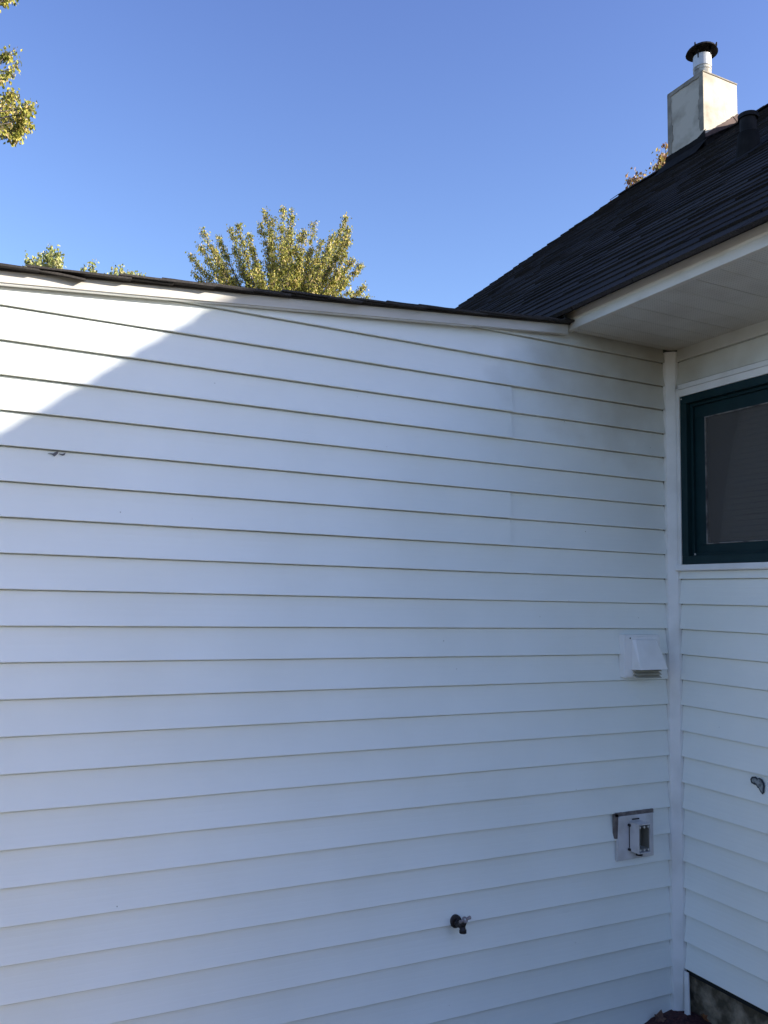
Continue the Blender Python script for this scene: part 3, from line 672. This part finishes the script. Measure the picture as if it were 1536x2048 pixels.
# ------------------------------------------------------------------ trees
def ray(px, py, D):
    d = f_*FPX+r_*(px-768)-u_*(py-1024); h = math.hypot(d.x, d.y); return CAM+d*(D/h)
PAL = {'olive': [(.16, .18, .02), (.28, .28, .04), (.42, .37, .07), (.50, .38, .16), (.11, .14, .02)],
       'green': [(.17, .20, .05), (.25, .28, .06), (.36, .36, .11), (.44, .40, .18), (.12, .14, .03)],
       'rust': [(.30, .14, .07), (.36, .20, .08), (.35, .27, .07), (.20, .10, .06), (.15, .17, .04)]}
def tree(name, base, tips, fork_z, D, leaf, dens, pal, label, spread=.32, extra=20, er=2.5, seed=1, group=None, smin=.32, flo=.7):
    rn = random.Random(seed); root = empty(name, base)
    tag(root, label, 'tree', group)
    base = Vector(base); fork = Vector((base.x, base.y, fork_z)); wood = MB(); pos = []
    wood.tube([base-Vector((0, 0, .1)), base.lerp(fork, .3)+Vector((.06, .03, 0)), base.lerp(fork, .7)+Vector((-.05, .05, 0)), fork], [.30, .23, .19, .16], 12)
    T_ = [(t, 1.0) for t in tips]
    for _ in range(extra):        # unseen and inner limbs that give the crown its body
        t = rn.choice(tips); c = Vector((base.x, base.y, t.z)); a = rn.uniform(0, 6.283)
        p = Vector((base.x+er*rn.uniform(.2, 1)*math.cos(a), base.y+er*rn.uniform(.2, 1)*math.sin(a), fork_z+(t.z-fork_z)*rn.uniform(.35, .86)))
        T_.append((p, .9))
    for t, w in T_:
        f0 = Vector((base.x, base.y, rn.uniform(fork_z*flo+base.z*(1-flo), fork_z)))
        mid = f0.lerp(t, .5)+Vector((rn.uniform(-.3, .3), rn.uniform(-.3, .3), -.08*(t-f0).length))
        n = 12; pts = []
        for i in range(n+1):
            s = i/n; p = f0*(1-s)**2+mid*2*s*(1-s)+t*s*s
            p += Vector((rn.uniform(-1, 1), rn.uniform(-1, 1), rn.uniform(-1, 1)))*.03; pts.append(p)
        wood.tube(pts, [max(.006, .085*(1-i/n)**1.2) for i in range(n+1)], 6)
        ln = (t-f0).length
        # twigs along the outer part
        nt = int(ln*dens)
        for _ in range(nt):
            s = rn.uniform(smin, 1)**.8; i = min(n-1, int(s*n)); p = pts[i].lerp(pts[i+1], s*n-i)
            dirn = (pts[i+1]-pts[i]).normalized()
            side = Vector((rn.gauss(0, 1), rn.gauss(0, 1), rn.gauss(0, .7))).normalized()
            L = spread*(1.25-s)*rn.uniform(.5, 1.6)+.06
            q = p+(side*.8+dirn*.8)*L
            wood.tube([p, q], [.006, .003], 3, cap=False)
            for _ in range(rn.randint(4, 9)):
                c = p.lerp(q, rn.uniform(.25, 1.12))
                pos.append(c+Vector((rn.gauss(0, leaf*.6), rn.gauss(0, leaf*.6), rn.gauss(-leaf*.4, leaf*.6))))
        for _ in range(12): pos.append(t+Vector((rn.gauss(0, leaf*.8), rn.gauss(0, leaf*.8), rn.gauss(-.02, leaf*1.1))))
    lm = MB(); lm.raw = True; P = PAL[pal]
    for c in pos:
        tone = .55+.9*(noise.noise(c*1.1)+.5)
        k = min(4, max(0, int(rn.gauss(1.6+tone*.5, 1.1)))); col = P[k]; v = rn.uniform(.75, 1.25)
        L = leaf*rn.uniform(.7, 1.3); w = L*rn.uniform(.28, .42)
        d = Vector((rn.gauss(0, .55), rn.gauss(0, .55), -1)).normalized(); sd_ = d.cross(Vector((rn.uniform(-1, 1), rn.uniform(-1, 1), rn.uniform(-.3, .3)))).normalized()
        nn = d.cross(sd_)*(.12*L)
        a = c; b1 = c+d*L*.45+sd_*w+nn; b2 = c+d*L*.45-sd_*w+nn; e = c+d*L
        lm.add([a, b1, e, b2], [(0, 1, 2), (0, 2, 3)], (col[0]*v, col[1]*v, col[2]*v, 1))
    o = wood.build('trunk', M['bark'], smooth=True); keep(o, root)
    o = lm.build('crown', M['leaf']); keep(o, root)
    return len(pos)
cnt = []
D1 = 27
c0 = ray(560, 900, D1); bz = GZ
rt = random.Random(5)
def tp(lst, D, j=1.6): return [ray(x, y, D+rt.uniform(-j, j)) for x, y in lst]
tips1 = tp([(382, 512), (388, 545), (402, 492), (436, 472), (432, 502), (461, 456), (478, 450), (500, 470), (531, 420), (545, 436), (566, 415), (583, 428), (560, 455), (522, 448), (600, 470), (628, 448), (612, 462), (583, 500),
            (665, 470), (690, 438), (698, 456), (692, 476), (645, 482), (693, 505), (697, 520), (680, 540), (690, 556), (728, 574), (732, 594), (700, 582), (640, 520), (470, 500), (420, 530), (400, 575), (372, 600), (505, 500), (545, 480), (620, 500)], D1)
cnt.append(tree('maple_tree', (c0.x, c0.y, bz), tips1, 8.6, D1, .070, 31, 'olive', 'large yellow green maple crown rising above the middle of the low roof', spread=.24, extra=36, er=3.0, seed=2, smin=.25, flo=.93))
D2 = 24
c0 = ray(90, 900, D2)
tips2 = tp([(58, 516), (64, 522), (78, 512), (94, 508), (101, 497), (105, 510), (119, 499), (115, 518), (118, 528), (86, 522), (60, 560), (110, 560)], D2, 1)
cnt.append(tree('leafy_tree', (c0.x, c0.y, bz), tips2, 5.0, D2, .085, 20, 'green', 'small green treetop peeking over the left end of the low roof', spread=.11, extra=8, er=.8, seed=3))
c0 = ray(225, 900, D2+1)
tips3 = tp([(168, 533), (186, 528), (184, 538), (214, 550), (230, 538), (240, 536), (262, 545), (277, 549), (286, 556), (250, 548)], D2+1, 1)
cnt.append(tree('leafy_tree', (c0.x, c0.y, bz), tips3, 5.0, D2, .085, 18, 'green', 'lowest treetop, only sprigs showing between the left treetop and the large maple', spread=.10, extra=8, er=1.0, seed=4))
D4 = 14.5
c0 = ray(-420, 900, D4)
tips4 = tp([(27, 102), (14, 112), (30, 133), (22, 140), (5, 156), (65, 210), (50, 213), (54, 228), (46, 232), (52, 249), (42, 258), (36, 270), (26, 274), (30, 188), (22, 183), (10, 200), (15, 225), (20, 245), (8, 262), (14, -4), (22, -12), (2, -8), (60, 216), (40, 222), (48, 240), (28, 262), (20, 210), (12, 240), (4, 214), (2, 250), (-140, 60), (-160, 20), (-140, 180), (-160, 260), (-190, 120), (-150, -60)], D4, .5)
cnt.append(tree('maple_tree', (c0.x, c0.y, bz), tips4, 7.2, D4, .062, 3, 'olive', 'tall tree whose yellowing branch tips enter at the upper left edge', spread=.05, extra=20, er=2.0, seed=6, smin=.93, flo=.85))
D5 = 21
c0 = ray(1330, 900, D5)
tips5 = tp([(1262, 358), (1272, 350), (1284, 346), (1292, 354), (1310, 338), (1318, 332), (1330, 294), (1322, 308), (1329, 314), (1326, 322), (1345, 330), (1360, 320), (1300, 362)], D5, .7)
cnt.append(tree('leafy_tree', (c0.x, c0.y, bz), tips5, 6.0, D5, .10, 12, 'rust', 'rusty orange treetop showing behind the ridge left of the chimney', spread=.15, extra=14, er=1.6, seed=8))
print('leaves', cnt)
